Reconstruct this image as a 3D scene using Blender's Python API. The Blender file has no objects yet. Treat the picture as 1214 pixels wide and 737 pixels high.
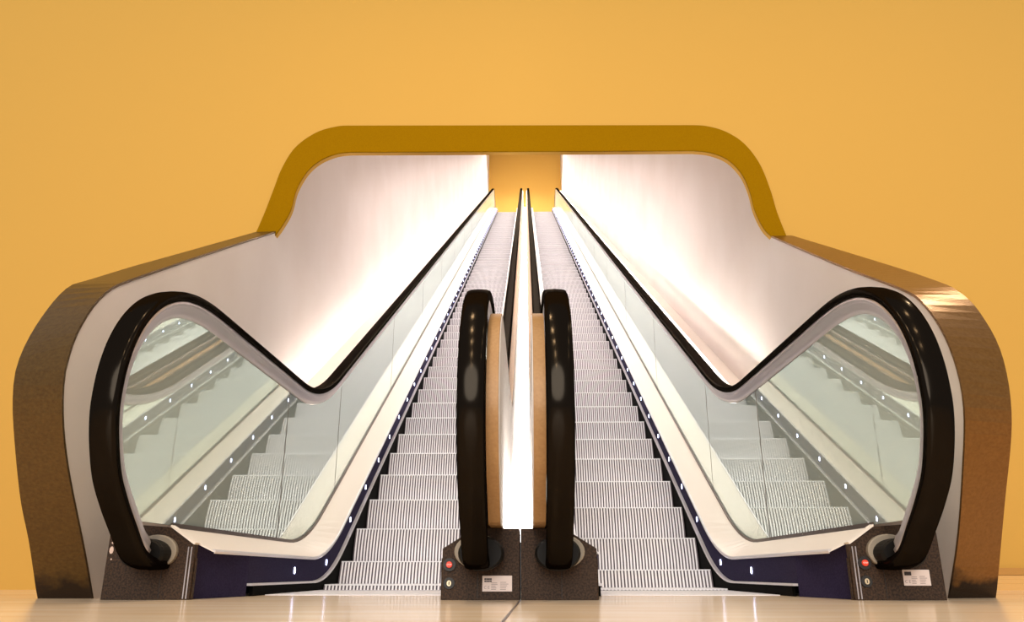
import bpy, bmesh, math, random
from mathutils import Vector

# ------------------------------------------------------------------ camera, world, lights, exposure
scene = bpy.context.scene
COL = scene.collection
cam_data = bpy.data.cameras.new('camera')
cam_data.sensor_width = 36.0
cam_data.lens = 931.5 / 1214 * 36.0
cam_data.clip_start = 0.02
cam_data.clip_end = 200
cam = bpy.data.objects.new('camera', cam_data)
cam.location = (0.028, 0.0, 0.095)
cam.rotation_euler = (math.radians(90) + 0.3218, 0, 0.01913)
COL.objects.link(cam)
scene.camera = cam

world = bpy.data.worlds.new('world')
scene.world = world
world.use_nodes = True
wbg = world.node_tree.nodes['Background']
wbg.inputs[0].default_value = (1.0, 0.965, 0.92, 1)
wbg.inputs[1].default_value = 0.5

scene.view_settings.view_transform = 'Standard'
scene.view_settings.look = 'None'
scene.view_settings.gamma = 1
scene.view_settings.use_curve_mapping = False
scene.view_settings.exposure = 0.17


def area_light(name, loc, size, power, color=(1, 0.85, 0.65), rot=(0, 0, 0), size_y=None):
    d = bpy.data.lights.new(name, 'AREA')
    d.energy = power
    d.color = color
    if size_y:
        d.shape = 'RECTANGLE'
        d.size = size
        d.size_y = size_y
    else:
        d.shape = 'DISK'
        d.size = size
    o = bpy.data.objects.new(name, d)
    o.location = loc
    o.rotation_euler = rot
    COL.objects.link(o)
    return o


area_light('hall_fill', (-1.0, -12.5, 6.5), 9.0, 1560, (1, 0.97, 0.94), (math.radians(76), 0, math.radians(-5)))  # added broad fill behind the camera, evens out walls and risers
# downlights of the hall in front of the escalators
for x, y in ((-0.5, 2.6), (-0.5, 1.4), (-0.5, 0.2), (-0.5, -1.2), (-0.5, -2.8), (2.6, 2.4), (2.6, 0.9), (2.6, -0.8)):
    area_light('downlight', (x, y, 4.6), 0.22, 19 if x < 0 else 11, (1, 0.76, 0.50))
sd = bpy.data.lights.new('highlight_spot', 'SPOT')  # added spot, no known lamp; makes the highlight on the right trim
sd.energy = 95
sd.color = (1, 0.86, 0.66)
sd.spot_size = math.radians(34)
sd.spot_blend = 0.6
sd.shadow_soft_size = 0.07
so = bpy.data.objects.new('highlight_spot', sd)
so.location = (3.6, 4.15, 4.3)
so.rotation_euler = (Vector((1.8, 3.15, 1.2)) - so.location).to_track_quat('-Z', 'Y').to_euler()
COL.objects.link(so)
# added fill lights, no known lamps, brightening the shaft and its end wall
area_light('shaft_fill', (0, 18.0, 10.35), 1.6, 470, (1, 0.91, 0.87), (math.radians(30), 0, 0), 26)
area_light('landing_fill', (0, 31.0, 17.6), 2.2, 170, (1, 0.93, 0.86), (math.radians(-12), 0, 0), 2)

# ------------------------------------------------------------------ materials
def mat(name, color, rough=0.5, metal=0.0, spec=0.5, emit=None, estr=0.0, noise=None, bump=None):
    """noise = (scale, colour2, stretch xyz, detail, low, high)   bump = (scale, strength)"""
    m = bpy.data.materials.new(name)
    m.use_nodes = True
    nt = m.node_tree
    b = nt.nodes['Principled BSDF']
    b.inputs['Base Color'].default_value = (*color, 1)
    b.inputs['Roughness'].default_value = rough
    b.inputs['Metallic'].default_value = metal
    b.inputs['Specular IOR Level'].default_value = spec
    if emit:
        b.inputs['Emission Color'].default_value = (*emit, 1)
        b.inputs['Emission Strength'].default_value = estr
    if noise or bump:
        tc = nt.nodes.new('ShaderNodeTexCoord')
    if noise:
        sc, c2, st, det, lo, hi = noise
        mp = nt.nodes.new('ShaderNodeMapping')
        mp.inputs['Scale'].default_value = st
        nt.links.new(tc.outputs['Object'], mp.inputs['Vector'])
        n = nt.nodes.new('ShaderNodeTexNoise')
        n.inputs['Scale'].default_value = sc
        n.inputs['Detail'].default_value = det
        nt.links.new(mp.outputs[0], n.inputs['Vector'])
        r = nt.nodes.new('ShaderNodeValToRGB')
        r.color_ramp.elements[0].position = lo
        r.color_ramp.elements[1].position = hi
        r.color_ramp.elements[0].color = (*color, 1)
        r.color_ramp.elements[1].color = (*c2, 1)
        nt.links.new(n.outputs['Fac'], r.inputs['Fac'])
        nt.links.new(r.outputs['Color'], b.inputs['Base Color'])
    if bump:
        n2 = nt.nodes.new('ShaderNodeTexNoise')
        n2.inputs['Scale'].default_value = bump[0]
        n2.inputs['Detail'].default_value = 3
        nt.links.new(tc.outputs['Object'], n2.inputs['Vector'])
        bp = nt.nodes.new('ShaderNodeBump')
        bp.inputs['Strength'].default_value = bump[1]
        bp.inputs['Distance'].default_value = 0.005
        nt.links.new(n2.outputs['Fac'], bp.inputs['Height'])
        nt.links.new(bp.outputs[0], b.inputs['Normal'])
    return m


M = {}
M['orange'] = mat('orange_paint', (0.62, 0.358, 0.078), 0.9, spec=0.1)
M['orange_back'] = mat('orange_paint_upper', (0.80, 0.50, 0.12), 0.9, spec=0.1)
M['arch'] = mat('ochre_band', (0.31, 0.155, 0.002), 0.9, spec=0.0, noise=(220, (0.27, 0.13, 0.002), (1, 1, 1), 2, .35, .65))
M['white'] = mat('white_plaster', (0.78, 0.70, 0.67), 0.75, spec=0.25,
                 noise=(1.3, (0.73, 0.64, 0.60), (1, 1, 1), 4, .35, .7))
M['ceil'] = mat('shaft_ceiling', (0.8, 0.76, 0.72), 0.8)
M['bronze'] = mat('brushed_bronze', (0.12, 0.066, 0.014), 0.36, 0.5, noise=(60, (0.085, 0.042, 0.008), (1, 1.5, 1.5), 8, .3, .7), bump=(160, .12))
M['bronze_lit'] = mat('brushed_bronze_lit', (0.24, 0.115, 0.028), 0.30, 0.75, noise=(60, (0.19, 0.085, 0.018), (1, 1.5, 1.5), 8, .3, .7), bump=(160, .12))  # bronze again, the brighter lit look of the right trim put into its colour
M['floor'] = mat('polished_stone', (0.98, 0.80, 0.60), 0.16, spec=0.5, noise=(3, (0.90, 0.66, 0.42), (0.5, 3, 1), 5, .3, .7))
M['joint'] = mat('floor_joint', (0.12, 0.08, 0.06), 0.5, 0.4)
M['base'] = mat('baseboard_paint', (0.50, 0.25, 0.05), 0.6)
M['base2'] = mat('baseboard_tan', (0.72, 0.42, 0.13), 0.6)
M['rubber'] = mat('black_rubber', (0.004, 0.003, 0.0025), 0.17, spec=0.14)
M['silver'] = mat('silver_trim', (0.52, 0.48, 0.50), 0.3, 0.65)
M['steel'] = mat('steel_lip', (0.72, 0.68, 0.70), 0.3, 0.4)
M['tan'] = mat('tan_cladding', (0.42, 0.235, 0.09), 0.5, 0.1, noise=(90, (0.36, 0.19, 0.07), (1, 1, 1), 2, .3, .7))
M['deck'] = mat('white_deck', (0.86, 0.76, 0.68), 0.4, 0.15)
M['blue'] = mat('dark_blue_fascia', (0.034, 0.027, 0.070), 0.8, 0.0, 0.08, noise=(150, (0.024, 0.018, 0.052), (1, 1, 1), 2, .35, .65))
M['skirt'] = mat('black_skirt', (0.003, 0.0025, 0.002), 0.7, 0.0, 0.03)
M['gasket'] = mat('dark_gasket', (0.09, 0.06, 0.045), 0.35, 0.6)
M['slat'] = mat('step_aluminium', (0.90, 0.85, 0.86), 0.42, 0.1, noise=(2.5, (0.82, 0.79, 0.83), (1, 1, 1), 3, .3, .7))
M['groove'] = mat('step_groove', (0.13, 0.10, 0.12), 0.6, 0.1)  # shade inside the grooves put into a darker colour
M['base_metal'] = mat('speckled_brown_coating', (0.058, 0.029, 0.014), 0.6, 0.1, 0.3,
                      noise=(130, (0.020, 0.010, 0.005), (1, 1, 1), 3, .38, .62), bump=(260, .3))
M['boot'] = mat('black_boot', (0.006, 0.005, 0.004), 0.55, spec=0.2)
M['rim'] = mat('cream_rim', (0.30, 0.25, 0.19), 0.5)
M['red'] = mat('red_button', (0.75, 0.06, 0.03), 0.35, emit=(0.8, 0.06, 0.03), estr=0.15)
M['black'] = mat('black_plastic', (0.012, 0.010, 0.009), 0.5)
M['brass'] = mat('pale_brass', (0.75, 0.62, 0.42), 0.35, 0.5)
M['plate'] = mat('label_plate', (0.80, 0.66, 0.60), 0.5)
M['ink'] = mat('label_ink', (0.03, 0.02, 0.02), 0.6)
M['ink2'] = mat('label_grey_ink', (0.36, 0.27, 0.25), 0.6)
M['paintwhite'] = mat('white_letters', (0.9, 0.85, 0.8), 0.5)
M['chip'] = mat('bare_patch', (0.72, 0.52, 0.42), 0.6)
M['led'] = mat('led_lens', (0.9, 0.9, 1.0), 0.4, emit=(0.62, 0.66, 1.0), estr=9)
M['strip'] = mat('light_strip', (0.9, 0.9, 0.9), 0.5, emit=(1.0, 0.90, 0.84), estr=40)
M['strip_right'] = mat('light_strip_right', (0.9, 0.9, 0.9), 0.5, emit=(1.0, 0.93, 0.86), estr=75)
M['panel'] = mat('light_panel', (0.95, 0.95, 0.95), 0.5, emit=(1.0, 0.97, 0.97), estr=10)


def scuff_foot(m):
    # dark scuffed dirt on the lowest centimetres of the trim
    nt = m.node_tree
    b = nt.nodes['Principled BSDF']
    src = b.inputs['Base Color'].links[0].from_socket
    tc = nt.nodes.new('ShaderNodeTexCoord')
    sep = nt.nodes.new('ShaderNodeSeparateXYZ')
    nt.links.new(tc.outputs['Object'], sep.inputs[0])
    n = nt.nodes.new('ShaderNodeTexNoise')
    n.inputs['Scale'].default_value = 14
    n.inputs['Detail'].default_value = 5
    nt.links.new(tc.outputs['Object'], n.inputs['Vector'])
    ma = nt.nodes.new('ShaderNodeMath')
    ma.operation = 'MULTIPLY_ADD'
    nt.links.new(n.outputs['Fac'], ma.inputs[0])
    ma.inputs[1].default_value = -0.16
    nt.links.new(sep.outputs['Z'], ma.inputs[2])
    mr = nt.nodes.new('ShaderNodeMapRange')
    mr.inputs['From Min'].default_value = -0.03
    mr.inputs['From Max'].default_value = 0.02
    mr.inputs['To Min'].default_value = 1
    mr.inputs['To Max'].default_value = 0
    nt.links.new(ma.outputs[0], mr.inputs[0])
    mx = nt.nodes.new('ShaderNodeMixRGB')
    nt.links.new(mr.outputs[0], mx.inputs[0])
    nt.links.new(src, mx.inputs[1])
    mx.inputs[2].default_value = (0.025, 0.013, 0.006, 1)
    nt.links.new(mx.outputs[0], b.inputs['Base Color'])


scuff_foot(M['bronze'])
scuff_foot(M['bronze_lit'])


def glass_material():
    # coated green-tinted balustrade glass: a strong reflection over a pale body
    m = bpy.data.materials.new('balustrade_glass')
    m.use_nodes = True
    nt = m.node_tree
    nt.nodes.clear()
    out = nt.nodes.new('ShaderNodeOutputMaterial')
    mix = nt.nodes.new('ShaderNodeMixShader')
    gl = nt.nodes.new('ShaderNodeBsdfGlossy')
    gl.inputs['Color'].default_value = (0.90, 1.0, 0.95, 1)
    gl.inputs['Roughness'].default_value = 0.0
    df = nt.nodes.new('ShaderNodeBsdfDiffuse')
    df.inputs['Color'].default_value = (0.88, 1.0, 0.95, 1)
    mix.inputs[0].default_value = 0.33
    nt.links.new(gl.outputs[0], mix.inputs[1])
    nt.links.new(df.outputs[0], mix.inputs[2])
    nt.links.new(mix.outputs[0], out.inputs[0])
    return m


M['glass'] = glass_material()


def rubber_material():
    m = bpy.data.materials.new('black_rubber')
    m.use_nodes = True
    nt = m.node_tree
    nt.nodes.clear()
    out = nt.nodes.new('ShaderNodeOutputMaterial')
    mix = nt.nodes.new('ShaderNodeMixShader')
    df = nt.nodes.new('ShaderNodeBsdfDiffuse')
    df.inputs['Color'].default_value = (0.003, 0.002, 0.0015, 1)
    gl = nt.nodes.new('ShaderNodeBsdfGlossy')
    gl.inputs['Color'].default_value = (1, 0.82, 0.62, 1)
    gl.inputs['Roughness'].default_value = 0.15
    mix.inputs[0].default_value = 0.011
    nt.links.new(df.outputs[0], mix.inputs[1])
    nt.links.new(gl.outputs[0], mix.inputs[2])
    nt.links.new(mix.outputs[0], out.inputs[0])
    return m


M['rubber'] = rubber_material()

# ------------------------------------------------------------------ helpers
def link(name, bm, m, parent=None, smooth=False, loc=(0, 0, 0)):
    bmesh.ops.recalc_face_normals(bm, faces=bm.faces[:])
    me = bpy.data.meshes.new(name)
    bm.to_mesh(me)
    bm.free()
    for mm in (m if isinstance(m, (list, tuple)) else [m]):
        me.materials.append(mm)
    if smooth:
        for p in me.polygons:
            p.use_smooth = True
    o = bpy.data.objects.new(name, me)
    COL.objects.link(o)
    o.location = loc
    if parent:
        o.parent = parent
    return o


def struct(o):
    o['kind'] = 'structure'
    return o


def empty(name, label, cat, group=None, loc=(0, 0, 0)):
    o = bpy.data.objects.new(name, None)
    o.empty_display_size = 0.2
    COL.objects.link(o)
    o.location = loc
    o['label'] = label
    o['category'] = cat
    if group:
        o['group'] = group
    return o


def loft_rings(bm, rings, cap=True, closed=True, mi=0):
    vs = [[bm.verts.new(p) for p in r] for r in rings]
    n = len(rings[0])
    for a, b in zip(vs[:-1], vs[1:]):
        for i in range(n if closed else n - 1):
            j = (i + 1) % n
            f = bm.faces.new((a[i], a[j], b[j], b[i]))
            f.material_index = mi
    if cap and closed:
        bm.faces.new(vs[0])
        bm.faces.new(vs[-1][::-1])
    return bm


def box(bm, x0, x1, y0, y1, z0, z1):
    loft_rings(bm, [[(x0, y0, z), (x1, y0, z), (x1, y1, z), (x0, y1, z)] for z in (z0, z1)])
    return bm


def smooth_curve(pts, sub=5):
    out = []
    n = len(pts)
    for i in range(n - 1):
        p0 = pts[max(i - 1, 0)]; p1 = pts[i]; p2 = pts[i + 1]; p3 = pts[min(i + 2, n - 1)]
        for k in range(sub):
            t = k / sub
            out.append(tuple(0.5 * ((2 * b) + (-a + c) * t + (2 * a - 5 * b + 4 * c - d) * t * t + (-a + 3 * b - 3 * c + d) * t ** 3)
                             for a, b, c, d in zip(p0, p1, p2, p3)))
    out.append(pts[-1])
    return out


def resample(pts, n):
    L = [0]
    for a, b in zip(pts[:-1], pts[1:]):
        L.append(L[-1] + math.dist(a, b))
    out = []
    j = 0
    for k in range(n):
        s = L[-1] * k / (n - 1)
        while j < len(L) - 2 and L[j + 1] < s:
            j += 1
        t = (s - L[j]) / max(L[j + 1] - L[j], 1e-9)
        out.append(tuple(a + (b - a) * min(t, 1) for a, b in zip(pts[j], pts[j + 1])))
    return out


# ------------------------------------------------------------------ the incline
S = math.tan(math.radians(30))
K0 = 4.956            # the step line leaves the floor here
RISE = 14.806         # height of the upper landing


def zfun(flat, v, w=0.35):
    """height along y of something that is `flat` high over a landing and `v` over the line of step noses"""
    k1 = K0 + (flat - v) / S
    top = RISE + flat
    k2 = K0 + (top - v) / S

    def z(y):
        if y < k1 - w:
            return flat
        if y < k1 + w:
            return flat + S * (y - k1 + w) ** 2 / (4 * w)
        if y < k2 - w:
            return v + S * (y - K0)
        if y < k2 + w:
            return top - S * (k2 + w - y) ** 2 / (4 * w)
        return top
    return z


YS = [4.2] + [4.4 + 0.08 * i for i in range(18)] + [9.0, 15.0, 22.0, 29.6] + [29.8 + 0.2 * i for i in range(10)] + [33.0]


def ysfrom(y0, y1=33.0):
    return [y0] + [y for y in YS if y0 + .02 < y < y1 - .02] + [y1]


def loft_y(bm, ys, corners, sx=1):
    """corners: (x, height function of y)"""
    return loft_rings(bm, [[(sx * x, y, f(y)) for x, f in corners] for y in ys])


def sweep(bm, path, section, xc):
    """path: (y, z) points; section: (dx, dn) with dn along the outward normal"""
    rings = []
    n = len(path)
    for i, (y, z) in enumerate(path):
        a = path[max(i - 1, 0)]
        b = path[min(i + 1, n - 1)]
        ty, tz = b[0] - a[0], b[1] - a[1]
        l = math.hypot(ty, tz) or 1
        ty /= l; tz /= l
        ny, nz = -tz, ty
        rings.append([(xc + dx, y + ny * dn, z + nz * dn) for dx, dn in section])
    return loft_rings(bm, rings)


def offset_path(path, d):
    out = []
    n = len(path)
    for i, (y, z) in enumerate(path):
        a = path[max(i - 1, 0)]
        b = path[min(i + 1, n - 1)]
        ty, tz = b[0] - a[0], b[1] - a[1]
        l = math.hypot(ty, tz) or 1
        out.append((y - tz / l * d, z + ty / l * d))
    return out


# ------------------------------------------------------------------ structure: walls, floor, ceiling, trim
YH = 4.95
# floor of the hall with the pit of the escalators left open
bm = bmesh.new()
for x0, x1, y0, y1 in ((-7, 7, -6, 3.75), (-7, -1.16, 3.75, 6), (1.16, 7, 3.75, 6), (-0.345, 0.345, 3.75, 6)):
    box(bm, x0, x1, y0, y1, -0.25, 0)
struct(link('floor', bm, M['floor']))
# dark joint running through the polished floor towards the centre newels
bm = bmesh.new()
v = [bm.verts.new(p) for p in ((-0.003, 3.09, .0008), (0.003, 3.09, .0008), (-0.030, 1.2, .0008), (-0.038, 1.2, .0008))]
bm.faces.new(v)
r = bmesh.ops.extrude_face_region(bm, geom=bm.faces[:])
for g in r['geom']:
    if isinstance(g, bmesh.types.BMVert):
        g.co.z -= 0.0006
struct(link('trim_4', bm, M['joint']))

# curves of the free edge of the white side walls (inner face, outer face), traced at real distance
INL = [(3.29, 0), (3.166, .186), (2.973, .454), (2.877, .629), (2.834, .78), (2.841, .88), (2.865, .97), (2.936, 1.097), (3.035, 1.204),
       (3.156, 1.285), (3.508, 1.492), (4.062, 1.815), (YH, 2.325)]
OUL = [(3.288, 0), (3.162, .217), (3.059, .369), (2.954, .579), (2.895, .73), (2.885, .859), (2.954, 1.034), (3.091, 1.226), (3.272, 1.34),
       (3.936, 1.727), (YH, 2.32)]
INR = [(3.36, 0), (3.215, .217), (3.093, .461), (3.007, .674), (3.0, .838), (3.053, 1.007), (3.162, 1.163), (3.316, 1.283), (3.888, 1.617), (YH, 2.262)]
OUR = [(3.42, 0), (3.243, .346), (3.086, .655), (3.058, .885), (3.118, 1.062), (3.255, 1.239), (3.571, 1.446), (YH, 2.262)]
ZC = 3.02
ceil_z = lambda y: ZC + S * (y - YH)


def side_wall(side, inner, outer, name, y_end, tname):
    n = 70
    ic = resample(smooth_curve(inner), n)
    oc = resample(smooth_curve(outer), n)
    # white wall: front piece between the two curves and the back edge, then the shaft wall
    bm = bmesh.new()

    def xo(y):
        return 1.915 - 0.075 * min(max((y - 3.6) / (YH - 3.6), 0), 1)
    ring_i = [(side * 1.70, y, z) for y, z in ic]
    ring_o = [(side * (xo(y) - .001), y, z) for y, z in oc]
    back_i = [(side * 1.70, YH + 0.05, z) for y, z in ic]
    back_o = [(side * (xo(9) - .001), YH + 0.05, z) for y, z in oc]
    loft_rings(bm, [ring_i, ring_o], closed=False)
    loft_rings(bm, [ring_i, back_i], closed=False)
    loft_rings(bm, [ring_o, back_o], closed=False)
    ytop = 33.4
    ys = [YH + 0.05, 12, 20, 28, y_end]
    rings = []
    for y in ys:
        zt = ceil_z(min(y, ytop))
        zb = 0.0 if y < 6 else max(0.0, S * (y - K0) - 1.5)
        rings.append([(side * 1.70, y, zb), (side * 1.86, y, zb), (side * 1.86, y, zt), (side * 1.70, y, zt)])
    loft_rings(bm, rings)
    w = link(name, bm, M['white'])
    struct(w)
    # bronze cap along the free edge, slightly proud of the wall
    bm = bmesh.new()
    ico = offset_path(ic, 0.012)
    oco = offset_path(oc, 0.012)
    rings = []
    for a, b, c, d in zip(ic, oc, oco, ico):
        rings.append([(side * 1.697, a[0], a[1]), (side * xo(b[0]), b[0], b[1]), (side * xo(b[0]), c[0], max(c[1], 0)), (side * 1.697, d[0], max(d[1], 0))])
    loft_rings(bm, rings)
    t = link(tname, bm, M['bronze' if side < 0 else 'bronze_lit'], smooth=False)
    struct(t)


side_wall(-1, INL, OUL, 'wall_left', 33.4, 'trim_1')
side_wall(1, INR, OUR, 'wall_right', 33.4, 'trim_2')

# orange wall with the arched opening
ARCH_IN = [(-1.70, 2.30), (-1.657, 2.375), (-1.609, 2.491), (-1.582, 2.65), (-1.52, 2.79), (-1.433, 2.88), (-1.32, 2.932), (-1.22, 2.945),
           (1.22, 2.930), (1.34, 2.912), (1.455, 2.855), (1.54, 2.745), (1.583, 2.61), (1.605, 2.46), (1.65, 2.33), (1.70, 2.262)]
ARCH_OUT = [(-1.84, 2.30), (-1.787, 2.48), (-1.743, 2.655), (-1.70, 2.82), (-1.62, 2.985), (-1.48, 3.105), (-1.33, 3.155), (-1.22, 3.16),
            (1.22, 3.135), (1.33, 3.125), (1.46, 3.078), (1.58, 2.98), (1.672, 2.82), (1.725, 2.62), (1.755, 2.44), (1.80, 2.262)]


def smooth_arch(a):
    h = len(a) // 2
    return smooth_curve(a[:h], 6) + smooth_curve(a[h:], 6)


ai, ao = smooth_arch(ARCH_IN), smooth_arch(ARCH_OUT)
bm = bmesh.new()
XW, ZW = 7.0, 7.5
# ring of quads from the opening outwards: left leg, arch, right leg
hole = [(-1.86, 0.0), (-1.86, 2.29)] + [(x * 1.0, z) for x, z in ai] + [(1.86, 2.25), (1.86, 0.0)]
outer = []
for x, z in hole:
    if z < 2.9 and x < 0:
        outer.append((-XW, z))
    elif z < 2.9:
        outer.append((XW, z))
    else:
        outer.append((x * XW / 1.43, ZW))
yf, yb = YH, YH + 0.04
front = [[(x, yf, z) for x, z in hole], [(x, yf, z) for x, z in outer]]
loft_rings(bm, front, closed=False)
loft_rings(bm, [[(x, yb, z) for x, z in hole], [(x, yb, z) for x, z in outer]], closed=False)
loft_rings(bm, [[(x, yf, z) for x, z in hole], [(x, yb, z) for x, z in hole]], closed=False)
struct(link('wall_front', bm, M['orange']))
# ochre band round the arch
bm = bmesh.new()
rings = []
for (x, z), (X, Z) in zip(ai, ao):
    rings.append([(x, yf - .012, z), (X, yf - .012, Z), (X, yf + .001, Z), (x, yf + .001, z)])
loft_rings(bm, rings)
struct(link('trim_3', bm, M['arch']))

# upper end wall, landing and sloping ceiling of the shaft
bm = bmesh.new()
box(bm, -1.86, 1.86, 33.4, 33.55, RISE - 2, ceil_z(33.4) + .15)
struct(link('wall_back', bm, M['orange_back']))
bm = bmesh.new()
box(bm, -1.70, 1.70, 31.3, 33.4, RISE - 0.3, RISE - 0.02)
struct(link('floor_upper', bm, M['floor']))
bm = bmesh.new()
loft_rings(bm, [[(-1.86, y, ceil_z(y)), (1.86, y, ceil_z(y)), (1.86, y, ceil_z(y) + .12), (-1.86, y, ceil_z(y) + .12)]
                for y in (YH + .04, 33.55)])
struct(link('ceiling', bm, M['ceil']))
# baseboard on the right-hand stretch of the orange wall
bm = bmesh.new()
prof = [(0, 0), (-.030, 0), (-.030, .035), (-.024, .038), (-.024, .06), (-.018, .063), (-.018, .082), (0, .082)]
loft_rings(bm, [[(x, YH + dy, z) for dy, z in prof] for x in (1.87, 7.0)])
struct(link('baseboard_right', bm, M['base2']))
bm = bmesh.new()
box(bm, 1.87, 7.0, YH - .022, YH, .084, .124)
struct(link('trim_5', bm, M['base']))

# ------------------------------------------------------------------ step
def step_mesh():
    bm = bmesh.new()
    n = 39
    W = 0.80
    p = W / n
    rows = 7
    H = 0.225

    def prof(t):
        return (-0.055 * math.sin(t * math.pi / 2), -0.006 - t * H)
    xs = []
    for i in range(n):
        x0 = -W / 2 + i * p
        xs += [(x0 + p * .23, 0, 0), (x0 + p * .77, 0, 0), (x0 + p * .77, 0.010, 1), (x0 + p * 1.23, 0.010, 1)]
    xs = xs[:-2]
    # riser with real grooves
    cols = []
    for x, d, g in xs:
        cols.append([bm.verts.new((x, prof(r / rows)[0] + d, prof(r / rows)[1])) for r in range(rows + 1)])
    for k in range(len(cols) - 1):
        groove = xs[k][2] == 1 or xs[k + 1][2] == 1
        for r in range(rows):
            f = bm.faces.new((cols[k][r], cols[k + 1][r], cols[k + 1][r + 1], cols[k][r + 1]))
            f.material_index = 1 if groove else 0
    # nose bar and tread
    a = bmesh.new()
    box(bm, -W / 2 + .001, W / 2 - .001, -0.002, 0.335, -0.0065, 0.0)
    # side cheeks, dark
    for s in (-1, 1):
        k = len(bm.faces)
        pts = [(prof(r / rows)[0] + .004, prof(r / rows)[1]) for r in range(rows + 1)] + [(0.12, -H), (0.12, -0.0066)]
        loft_rings(bm, [[(s * (W / 2 - 0.001), y, z) for y, z in pts], [(s * (W / 2 + 0.004), y, z) for y, z in pts]])
        bm.faces.ensure_lookup_table()
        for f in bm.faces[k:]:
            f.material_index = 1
    a.free()
    return bm


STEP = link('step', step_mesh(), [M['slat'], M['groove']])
step_first = True

# ------------------------------------------------------------------ handrail path
NEWEL = [(3.12, .108), (2.99, .110), (2.88, .145), (2.775, .232), (2.690, .308), (2.614, .394), (2.560, .505), (2.534, .600), (2.531, .680), (2.541, .765),
         (2.572, .862), (2.628, .957), (2.706, 1.04), (2.80, 1.105), (2.92, 1.158), (3.06, 1.190), (3.22, 1.205), (3.40, 1.208)]
z_rail = zfun(1.208, 1.105, .45)
RAIL = smooth_curve(NEWEL, 5) + [(y, z_rail(y)) for y in ysfrom(3.6)]
# newel part only, from the point where the glass starts to the flat
z_gtop = zfun(1.098, 0.995, .45)
z_gbot = zfun(0.272, 0.203)
z_deck_lo = zfun(0.178, 0.186)
z_strip = zfun(0.043, 0.039)
z_led = zfun(0.108, 0.118)

HR_SEC = [(-.046, -.030), (-.047, -.014), (-.042, -.004), (-.029, 0.0), (0, 0.002), (.029, 0.0), (.042, -.004), (.047, -.014), (.046, -.030),
          (.040, -.038), (.020, -.036), (-.020, -.036), (-.040, -.038)]
TR_SEC = [(-.036, -.034), (-.040, -.052), (-.034, -.060), (-.031, -.064), (-.030, -.082), (-.016, -.105), (.016, -.105), (.030, -.082),
          (.031, -.064), (.034, -.060), (.040, -.052), (.036, -.034)]


def newel_glass_outline(y_end):
    off = offset_path(smooth_curve(NEWEL, 5), -0.100)
    pts = [p for p in off if p[1] > 0.285 or p[0] < 2.8]
    pts = [p for p in pts if p[1] > 0.285]
    ys = [3.6, 4.0] + [y for y in (4.3, y_end) if y <= y_end]
    up = pts + [(y, z_gtop(y)) for y in ys]
    y_start = pts[0][0]
    lo = [(y, z_gbot(y)) for y in (y_start + .02, 3.3, 3.8, 4.2, y_end)]
    return up, lo


def cyl_y(bm, cx, y0, y1, cz, rx, rz, seg=20, bevel=0.0):
    rings = []
    prof = [(y0, 1 - bevel), (y0 + (.15 * (y1 - y0)), 1.0), (y1, 1.0)] if bevel else [(y0, 1), (y1, 1)]
    for y, s in prof:
        rings.append([(cx + rx * s * math.cos(2 * math.pi * k / seg), y, cz + rz * s * math.sin(2 * math.pi * k / seg)) for k in range(seg)])
    return loft_rings(bm, rings)


def text_obj(name, body, size, loc, m, parent, extrude=0.0006):
    c = bpy.data.curves.new(name, 'FONT')
    c.body = body
    c.size = size
    c.extrude = extrude
    c.align_x = 'CENTER'
    c.align_y = 'CENTER'
    c.materials.append(m)
    t = bpy.data.objects.new(name, c)
    COL.objects.link(t)
    me = bpy.data.meshes.new_from_object(t)
    bpy.data.objects.remove(t)
    me.materials.clear()
    me.materials.append(m)
    o = bpy.data.objects.new(name, me)
    COL.objects.link(o)
    o.location = loc
    o.rotation_euler = (math.pi / 2, 0, 0)
    o.parent = parent
    return o


YB = 3.10   # front of the newel bases


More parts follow.
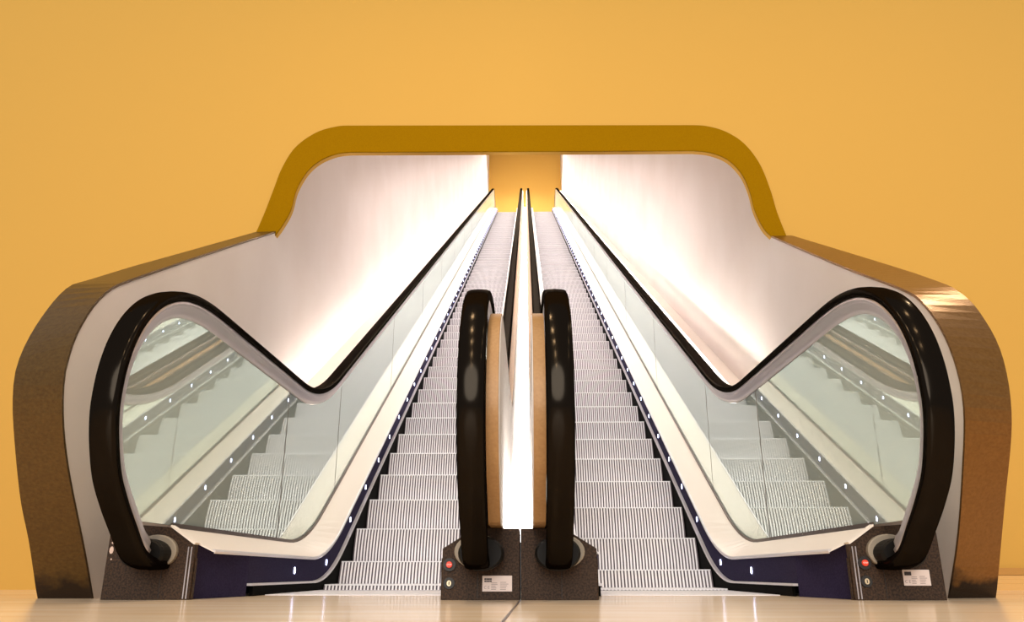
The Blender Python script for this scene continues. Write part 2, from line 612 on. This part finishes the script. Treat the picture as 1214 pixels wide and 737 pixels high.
def newel_base(root, xh, step_side, inner, buttons, label_x, patches=False):
    """xh = handrail centre; step_side = +1/-1 direction of the steps seen from the handrail"""
    s = step_side
    if inner:
        a, b = 0.146, (-0.1455 if s < 0 else -0.1405)
        prof = [(a, 0), (a, .183), (.056, .238), (-.03, .257), (b, .257), (b, 0)]
        bottom = 0.150
    else:
        a, b = 0.130, -0.205
        prof = [(a, 0), (a, .197), (.03, .262), (-.16, .275), (b, .24), (b, 0)]
    bm = bmesh.new()
    yb = YB + (0.42 if inner else 0.03)
    loft_rings(bm, [[(xh + s * x, YB, z) for x, z in prof], [(xh + s * x, yb, z) for x, z in prof]])
    # slightly wider lower body
    lo = [(a, 0), (a + .004, .0), (a + .004, .148), (a, .150)]
    loft_rings(bm, [[(xh + s * x, YB + .012, z) for x, z in lo], [(xh + s * x, yb, z) for x, z in lo]])
    base = link('newel_base', bm, M['base_metal'], root)
    mod = base.modifiers.new('bevel', 'BEVEL')
    mod.width = 0.004
    mod.segments = 2
    mod.limit_method = 'ANGLE'
    # fine panel seam
    bm = bmesh.new()
    box(bm, xh + s * 0.012 - .0008, xh + s * 0.012 + .0008, YB - .0008, YB + .001, .004, .108)
    link('panel_seam', bm, M['black'], base)
    # handrail inlet: cream collar and black boot
    bm = bmesh.new()
    cyl_y(bm, xh + s * (.012 if inner else -.012), YB - 0.022, YB + .001, 0.172, 0.088 if inner else .080, 0.062, 28, .06)
    link('inlet_collar', bm, M['rim'], base, smooth=False)
    bm = bmesh.new()
    cyl_y(bm, xh - s * (.004 if inner else .032), YB - 0.10, YB - .0225, 0.164, 0.084, 0.062 if inner else .054, 28, .10)
    link('inlet_boot', bm, M['boot'], base, smooth=False)
    if not inner:
        bm = bmesh.new()
        prof2 = [(.128, .198), (.03, .263), (.03, .270), (.134, .205)]
        loft_rings(bm, [[(xh + s * x, YB - .01, z) for x, z in prof2], [(xh + s * x, yb, z) for x, z in prof2]])
        link('top_plate', bm, M['deck'], base)
        bm = bmesh.new()
        for dx in (.106, .118):
            box(bm, xh + s * dx - .002, xh + s * dx + .002, YB - .003, YB + .001, .004, .19)
        link('corner_bead', bm, M['silver'], base)
    if buttons:
        bx, z1, z2 = buttons
        bm = bmesh.new()
        cyl_y(bm, bx, YB - .010, YB + .001, z1, .0235, .0235, 24)
        hs = link('button_collar', bm, M['black'], base)
        bm = bmesh.new()
        cyl_y(bm, bx, YB - .018, YB - .0101, z1, .0115, .0115, 20, .1)
        link('stop_button', bm, M['red'], base)
        text_obj('stop_lettering', 'STOP', .0075, (bx, YB - .0188, z1), M['paintwhite'], base)
        bm = bmesh.new()
        cyl_y(bm, bx, YB - .007, YB + .001, z2, .0205, .0205, 24)
        link('switch_collar', bm, M['black'], base)
        bm = bmesh.new()
        cyl_y(bm, bx, YB - .010, YB - .0071, z2, .0085, .0105, 18)
        link('key_switch', bm, M['brass'], base)
        bm = bmesh.new()
        box(bm, bx - .0016, bx + .0016, YB - .011, YB - .0101, z2 - .006, z2 + .006)
        link('key_slot', bm, M['black'], base)
    if label_x:
        x0, x1, z0, z1, blocks = label_x
        bm = bmesh.new()
        box(bm, x0, x1, YB - .0025, YB - .0003, z0, z1)
        pl = link('rating_plate', bm, M['plate'], base)
        pl.modifiers.new('bevel', 'BEVEL').width = .0008
        w, h = x1 - x0, z1 - z0
        yy = YB - .0034
        bm = bmesh.new()
        if blocks:
            for r_ in range(2):
                for c_ in range(4):
                    cx = x0 + w * (.07 + .064 * c_)
                    cz = z1 - h * (.17 + .135 * r_)
                    box(bm, cx, cx + w * .052, yy, yy + .0008, cz - h * .1, cz)
        else:
            box(bm, x0 + w * .06, x0 + w * .31, yy, yy + .0008, z1 - h * .36, z1 - h * .13)
        link('printed_logo', bm, M['ink'], base)
        text_obj('ce_mark', 'C E', h * .26, (x0 + w * .15, yy, z0 + h * .25), M['ink2'], base, .0003)
        bm = bmesh.new()
        random.seed(4)
        for k in range(5):
            cz = z0 + h * (.12 + .1 * k)
            box(bm, x0 + w * .30, x0 + w * (.44 + .08 * random.random()), yy, yy + .0006, cz, cz + h * .035)
            cz = z0 + h * (.12 + .11 * k)
            box(bm, x0 + w * .60, x0 + w * (.78 + .12 * random.random()), yy, yy + .0006, cz, cz + h * .035)
        link('printed_text', bm, M['ink2'], base)
    if patches:
        for (px, pz, rx, rz) in ((xh - s * .190, .178, .008, .014), (xh - s * .188, .205, .005, .005), (xh - s * .186, .145, .003, .003)):
            bm = bmesh.new()
            cyl_y(bm, px, YB - .0012, YB + .0005, pz, rx, rz, 9)
            link('bare_patch', bm, M['chip'], base)
    return base


def make_escalator(side, xc, y_first, label):
    global step_first
    root = empty('escalator', label, 'escalator', 'parallel escalators', (xc, 3.1, 0))
    inv = Vector((-xc, -3.1, 0))

    def part(name, bm, m, smooth=False, parent=root):
        for v in bm.verts:
            v.co += inv
        return link(name, bm, m, parent, smooth)

    # steps
    z_step = zfun(0.0, 0.0, .45)
    y = y_first - 0.8
    while y < 31.6:
        if step_first:
            st = STEP
            step_first = False
        else:
            st = STEP.copy()
            COL.objects.link(st)
        st.parent = root
        st.location = Vector((xc, y, z_step(y) - .001)) + inv
        y += 0.4
    # comb plate at the lower landing
    bm = bmesh.new()
    box(bm, xc - .402, xc + .402, 3.752, 4.55, -.03, .003)
    for i in range(39):
        x = xc - .40 + .8 / 39 * (i + .5)
        box(bm, x - .005, x + .005, 4.55, 4.74, -.012, .004)
    part('comb_plate', bm, M['slat'])
    for e in (-1, 1):               # the two balustrades: e = +1 towards +x
        xh = xc + e * .61
        outer = (e == side)
        # local x measured outwards from the centreline of the escalator
        xb = xh
        if not outer:
            xh = -.157 if side < 0 else .139
        else:
            xh = xc + e * .615
        X = lambda d: xc + e * d
        ys0 = 3.136 if outer else 3.53
        # black skirt next to the steps
        bm = bmesh.new()
        z_low = zfun(-.35, -.38)
        z_top = lambda y: z_strip(y) - .001
        loft_y(bm, ysfrom(3.6), [(X(.410), z_low), (X(.424), z_low), (X(.424), z_top), (X(.410), z_top)])
        part('skirt', bm, M['skirt'])
        # steel strip with rounded tip
        bm = bmesh.new()
        zs2 = lambda y: z_strip(y) + .010
        loft_y(bm, ysfrom(3.56), [(X(.402), z_strip), (X(.4245), z_strip), (X(.4245), zs2), (X(.406), zs2)])
        part('skirt_strip', bm, M['steel'])
        # dark blue fascia with the row of small lights
        bm = bmesh.new()
        zfl = lambda y: z_strip(y) + .011
        zfh = lambda y: z_deck_lo(y) - .008
        z0 = lambda y: 0.001
        loft_y(bm, ysfrom(3.56), [(X(.425), zfl), (X(.437), zfl), (X(.437), zfh), (X(.425), zfh)])
        q = .085 if outer else 0
        loft_rings(bm, [[(X(a + qq), yy, zz + (qq * .54 if zz > .1 else 0)) for a, zz in ((.425, .001), (.437, .001), (.437, .170), (.425, .170))]
                        for yy, qq in ((ys0 - .003, q), (3.559, 0))])
        part('fascia', bm, M['blue'])
        # white inner deck
        bm = bmesh.new()
        zd1 = z_deck_lo
        zd0 = lambda y: z_deck_lo(y) - .0075
        zg0 = lambda y: z_gbot(y) - .006
        zg1 = lambda y: z_gbot(y) - .020
        loft_y(bm, ysfrom(ys0), [(X(.420), zd0), (X(.600), zg1), (X(.600), zg0), (X(.428), zd1)])
        part('inner_deck', bm, M['deck'])
        bm = bmesh.new()
        zl1 = lambda y: z_deck_lo(y) + .004
        zl0 = lambda y: z_deck_lo(y) - .012
        zlm = lambda y: z_deck_lo(y) - .004
        loft_y(bm, ysfrom(ys0), [(X(.4195), zl0), (X(.4145), zlm), (X(.4195), zl1), (X(.4275), zl1), (X(.4195), zd0)])
        part('deck_lip', bm, M['steel'])
        # glass gasket
        bm = bmesh.new()
        g0 = lambda y: z_gbot(y) - .012
        g1 = lambda y: z_gbot(y) + .008
        loft_y(bm, ysfrom(ys0), [(X(.592), g0), (X(.601), g0), (X(.601), g1), (X(.594), g1)])
        part('glass_gasket', bm, M['gasket'])
        # outer cladding of the balustrade base
        bm = bmesh.new()
        co = lambda y: z_gbot(y) - .01
        cl = zfun(0.001, -.9)
        loft_y(bm, ysfrom(3.53), [(X(.612), cl), (X(.640), cl), (X(.640), co), (X(.612), co)])
        part('outer_cladding', bm, M['skirt'])
        # lights
        lamp_mesh = None
        ny = 56 if outer else 40
        yl = [4.267, 4.93] + [5.516 + .456 * i for i in range(ny)]
        for y in yl:
            zc = z_led(y)
            if lamp_mesh is None:
                bm = bmesh.new()
                seg = 12
                loft_rings(bm, [[(-e * .0002 if q == 0 else -e * .005, .008 * math.cos(2 * math.pi * k / seg), .016 * math.sin(2 * math.pi * k / seg))
                                 for k in range(seg)] for q in (0, 1)])
                lo = link('skirt_light', bm, M['led'], root)
                lamp_mesh = lo
            else:
                lo = lamp_mesh.copy()
                COL.objects.link(lo)
            lo.parent = root
            lo.location = Vector((X(.425), y, zc)) + inv
        # glass panels
        joints = [4.50, 5.75] + [5.75 + 2.1 * i for i in range(1, 12)] + [31.4, 33.0]
        up, lw = newel_glass_outline(4.50)
        gx0, gx1 = X(.604), X(.616)
        bm = bmesh.new()
        poly = up + lw[::-1]
        loft_rings(bm, [[(gx0, a, b) for a, b in poly], [(gx1, a, b) for a, b in poly]])
        part('glass_panel', bm, M['glass'])
        for ya, yb in zip(joints[:-1], joints[1:]):
            ys = ysfrom(ya + .004, yb)
            bm = bmesh.new()
            loft_y(bm, ys, [(gx0, z_gbot), (gx1, z_gbot), (gx1, z_gtop), (gx0, z_gtop)])
            part('glass_panel', bm, M['glass'])
        for n_, yj in enumerate(joints[:9]):
            bm = bmesh.new()
            wj = .005 if n_ == 0 else .003
            loft_y(bm, [yj - .001, yj + wj], [(X(.6025), lambda y: z_gbot(y) + .009), (X(.6035), lambda y: z_gbot(y) + .009), (X(.6035), z_gtop), (X(.6025), z_gtop)])
            part('glass_joint', bm, M['gasket'])
        # metal guide that carries the handrail
        bm = bmesh.new()
        sweep(bm, RAIL[8:], TR_SEC, xh)
        part('rail_guide', bm, M['silver'], smooth=True)
        bm = bmesh.new()
        sweep(bm, RAIL, HR_SEC, xh)
        part('handrail', bm, M['rubber'], smooth=True)
        if not outer:
            # tan cladding beside the guide, on the side of the gap
            cur = [p for p in offset_path(smooth_curve(NEWEL, 5), -.095) if p[1] > .262]
            zct = zfun(1.113, 1.0, .45)
            zcb = zfun(.262, .05)
            poly = [(cur[0][0] + .02, .2585)] + cur + [(3.6, zct(3.6)), (3.6, .2585)]
            bm = bmesh.new()
            cx0, cx1 = xh + e * .046, xh + e * .088
            loft_rings(bm, [[(cx0, a, b) for a, b in poly], [(cx1, a, b) for a, b in poly]])
            loft_y(bm, ysfrom(3.6), [(cx0, zcb), (cx1, zcb), (cx1, zct), (cx0, zct)])
            part('side_cladding', bm, M['tan'])
            # added white face over the tan cladding, standing for the strip's glow on it
            cur = [(y + .02, z) for y, z in cur]
            zl = lambda y: zct(y) - .03
            poly = [(cur[0][0] + .02, .2585)] + [p for p in cur if p[1] < 1.07] + [(3.3, zl(3.3)), (3.6, zl(3.6)), (3.6, .2585)]
            bm = bmesh.new()
            lx0, lx1 = xh + e * .0885, xh + e * .0915
            loft_rings(bm, [[(lx0, a, b) for a, b in poly], [(lx1, a, b) for a, b in poly]])
            loft_y(bm, ysfrom(3.6), [(lx0, zcb), (lx1, zcb), (lx1, zl), (lx0, zl)])
            part('gap_glow_face', bm, M['ceil'])
        NB.append((root, xc, xb, -e, not outer))
    return root


NB = []

left = make_escalator(-1, -0.758, 5.63, 'left-hand of the two parallel escalators, red stop button beside the centre floor joint')
right = make_escalator(1, 0.752, 5.511, 'right-hand of the two parallel escalators, red stop button on its outer newel base')
for root, xc, xh, s, inner in NB:
    bt = btn = lab = None
    if inner and xh < 0:
        btn = (-.266 - xc, .125, .059)
        lab = (-.142 - xc, -.031 - xc, .030, .086, True)
    if (not inner) and xh > 0:
        btn = (1.28 - xc, .131, .066)
        lab = (1.417 - xc, 1.516 - xc, .051, .107, False)
    b = newel_base(root, xh - xc, s, inner, btn, lab, patches=(not inner and xh < 0))
    b.location = (0, -3.1, 0)

# ------------------------------------------------------------------ glowing strip in the gap between the escalators
root = empty('light_panel', 'glowing white strip in the narrow gap between the two centre handrails', 'light', loc=(-.01, 3.1, 0))
z_lp = zfun(.286, .21, .45)
z_lb = lambda y: z_lp(y) - .026
bm = bmesh.new()
loft_y(bm, ysfrom(3.2), [(-.053, z_lb), (.055, z_lb), (.055, z_lp), (-.053, z_lp)])
for v in bm.verts:
    v.co += Vector((.0, -3.1, 0))
link('diffuser', bm, M['panel'], root)

# ------------------------------------------------------------------ white ledges between the outer balustrades and the side walls
for side, xg, lab in ((-1, -1.368, 'white ledge with light strip between left handrail and white wall'),
                      (1, 1.362, 'white ledge with light strip between right handrail and white wall')):
    root = empty('ledge', lab, 'ledge', loc=(side * 1.56, 3.6, 0))
    zt = zfun(.92, .90, .4)
    zb = zfun(.86, .84, .4)
    bm = bmesh.new()
    xa, xb = abs(xg) + .045, 1.698
    loft_y(bm, ysfrom(3.6), [(side * xa, zb), (side * xb, zb), (side * xb, zt), (side * xa, zt)])
    z00 = zfun(0.001, -.9)
    loft_y(bm, ysfrom(3.6), [(side * xa, z00), (side * (xa + .02), z00), (side * (xa + .02), zb), (side * xa, zb)])
    for v in bm.verts:
        v.co += Vector((-side * 1.56, -3.6, 0))
    link('shelf', bm, M['deck'], root)
    bm = bmesh.new()
    z1 = lambda y: zt(y) + .001
    z2 = lambda y: zt(y) + .012
    xs = (1.47, 1.49) if side < 0 else (1.455, 1.475)
    loft_y(bm, ysfrom(5.4, 32.5), [(side * xs[0], z1), (side * xs[1], z1), (side * xs[1], z2), (side * xs[0], z2)])
    for v in bm.verts:
        v.co += Vector((-side * 1.56, -3.6, 0))
    link('light_strip', bm, M['strip' if side < 0 else 'strip_right'], root)
    if side > 0:
        bm = bmesh.new()  # added upright that shades the lower wall from the strip
        z3 = lambda y: zt(y) + .085
        loft_y(bm, ysfrom(5.2, 32.5), [(1.52, z1), (1.53, z1), (1.53, z3), (1.52, z3)])
        for v in bm.verts:
            v.co += Vector((-side * 1.56, -3.6, 0))
        link('shade_lip', bm, M['deck'], root)
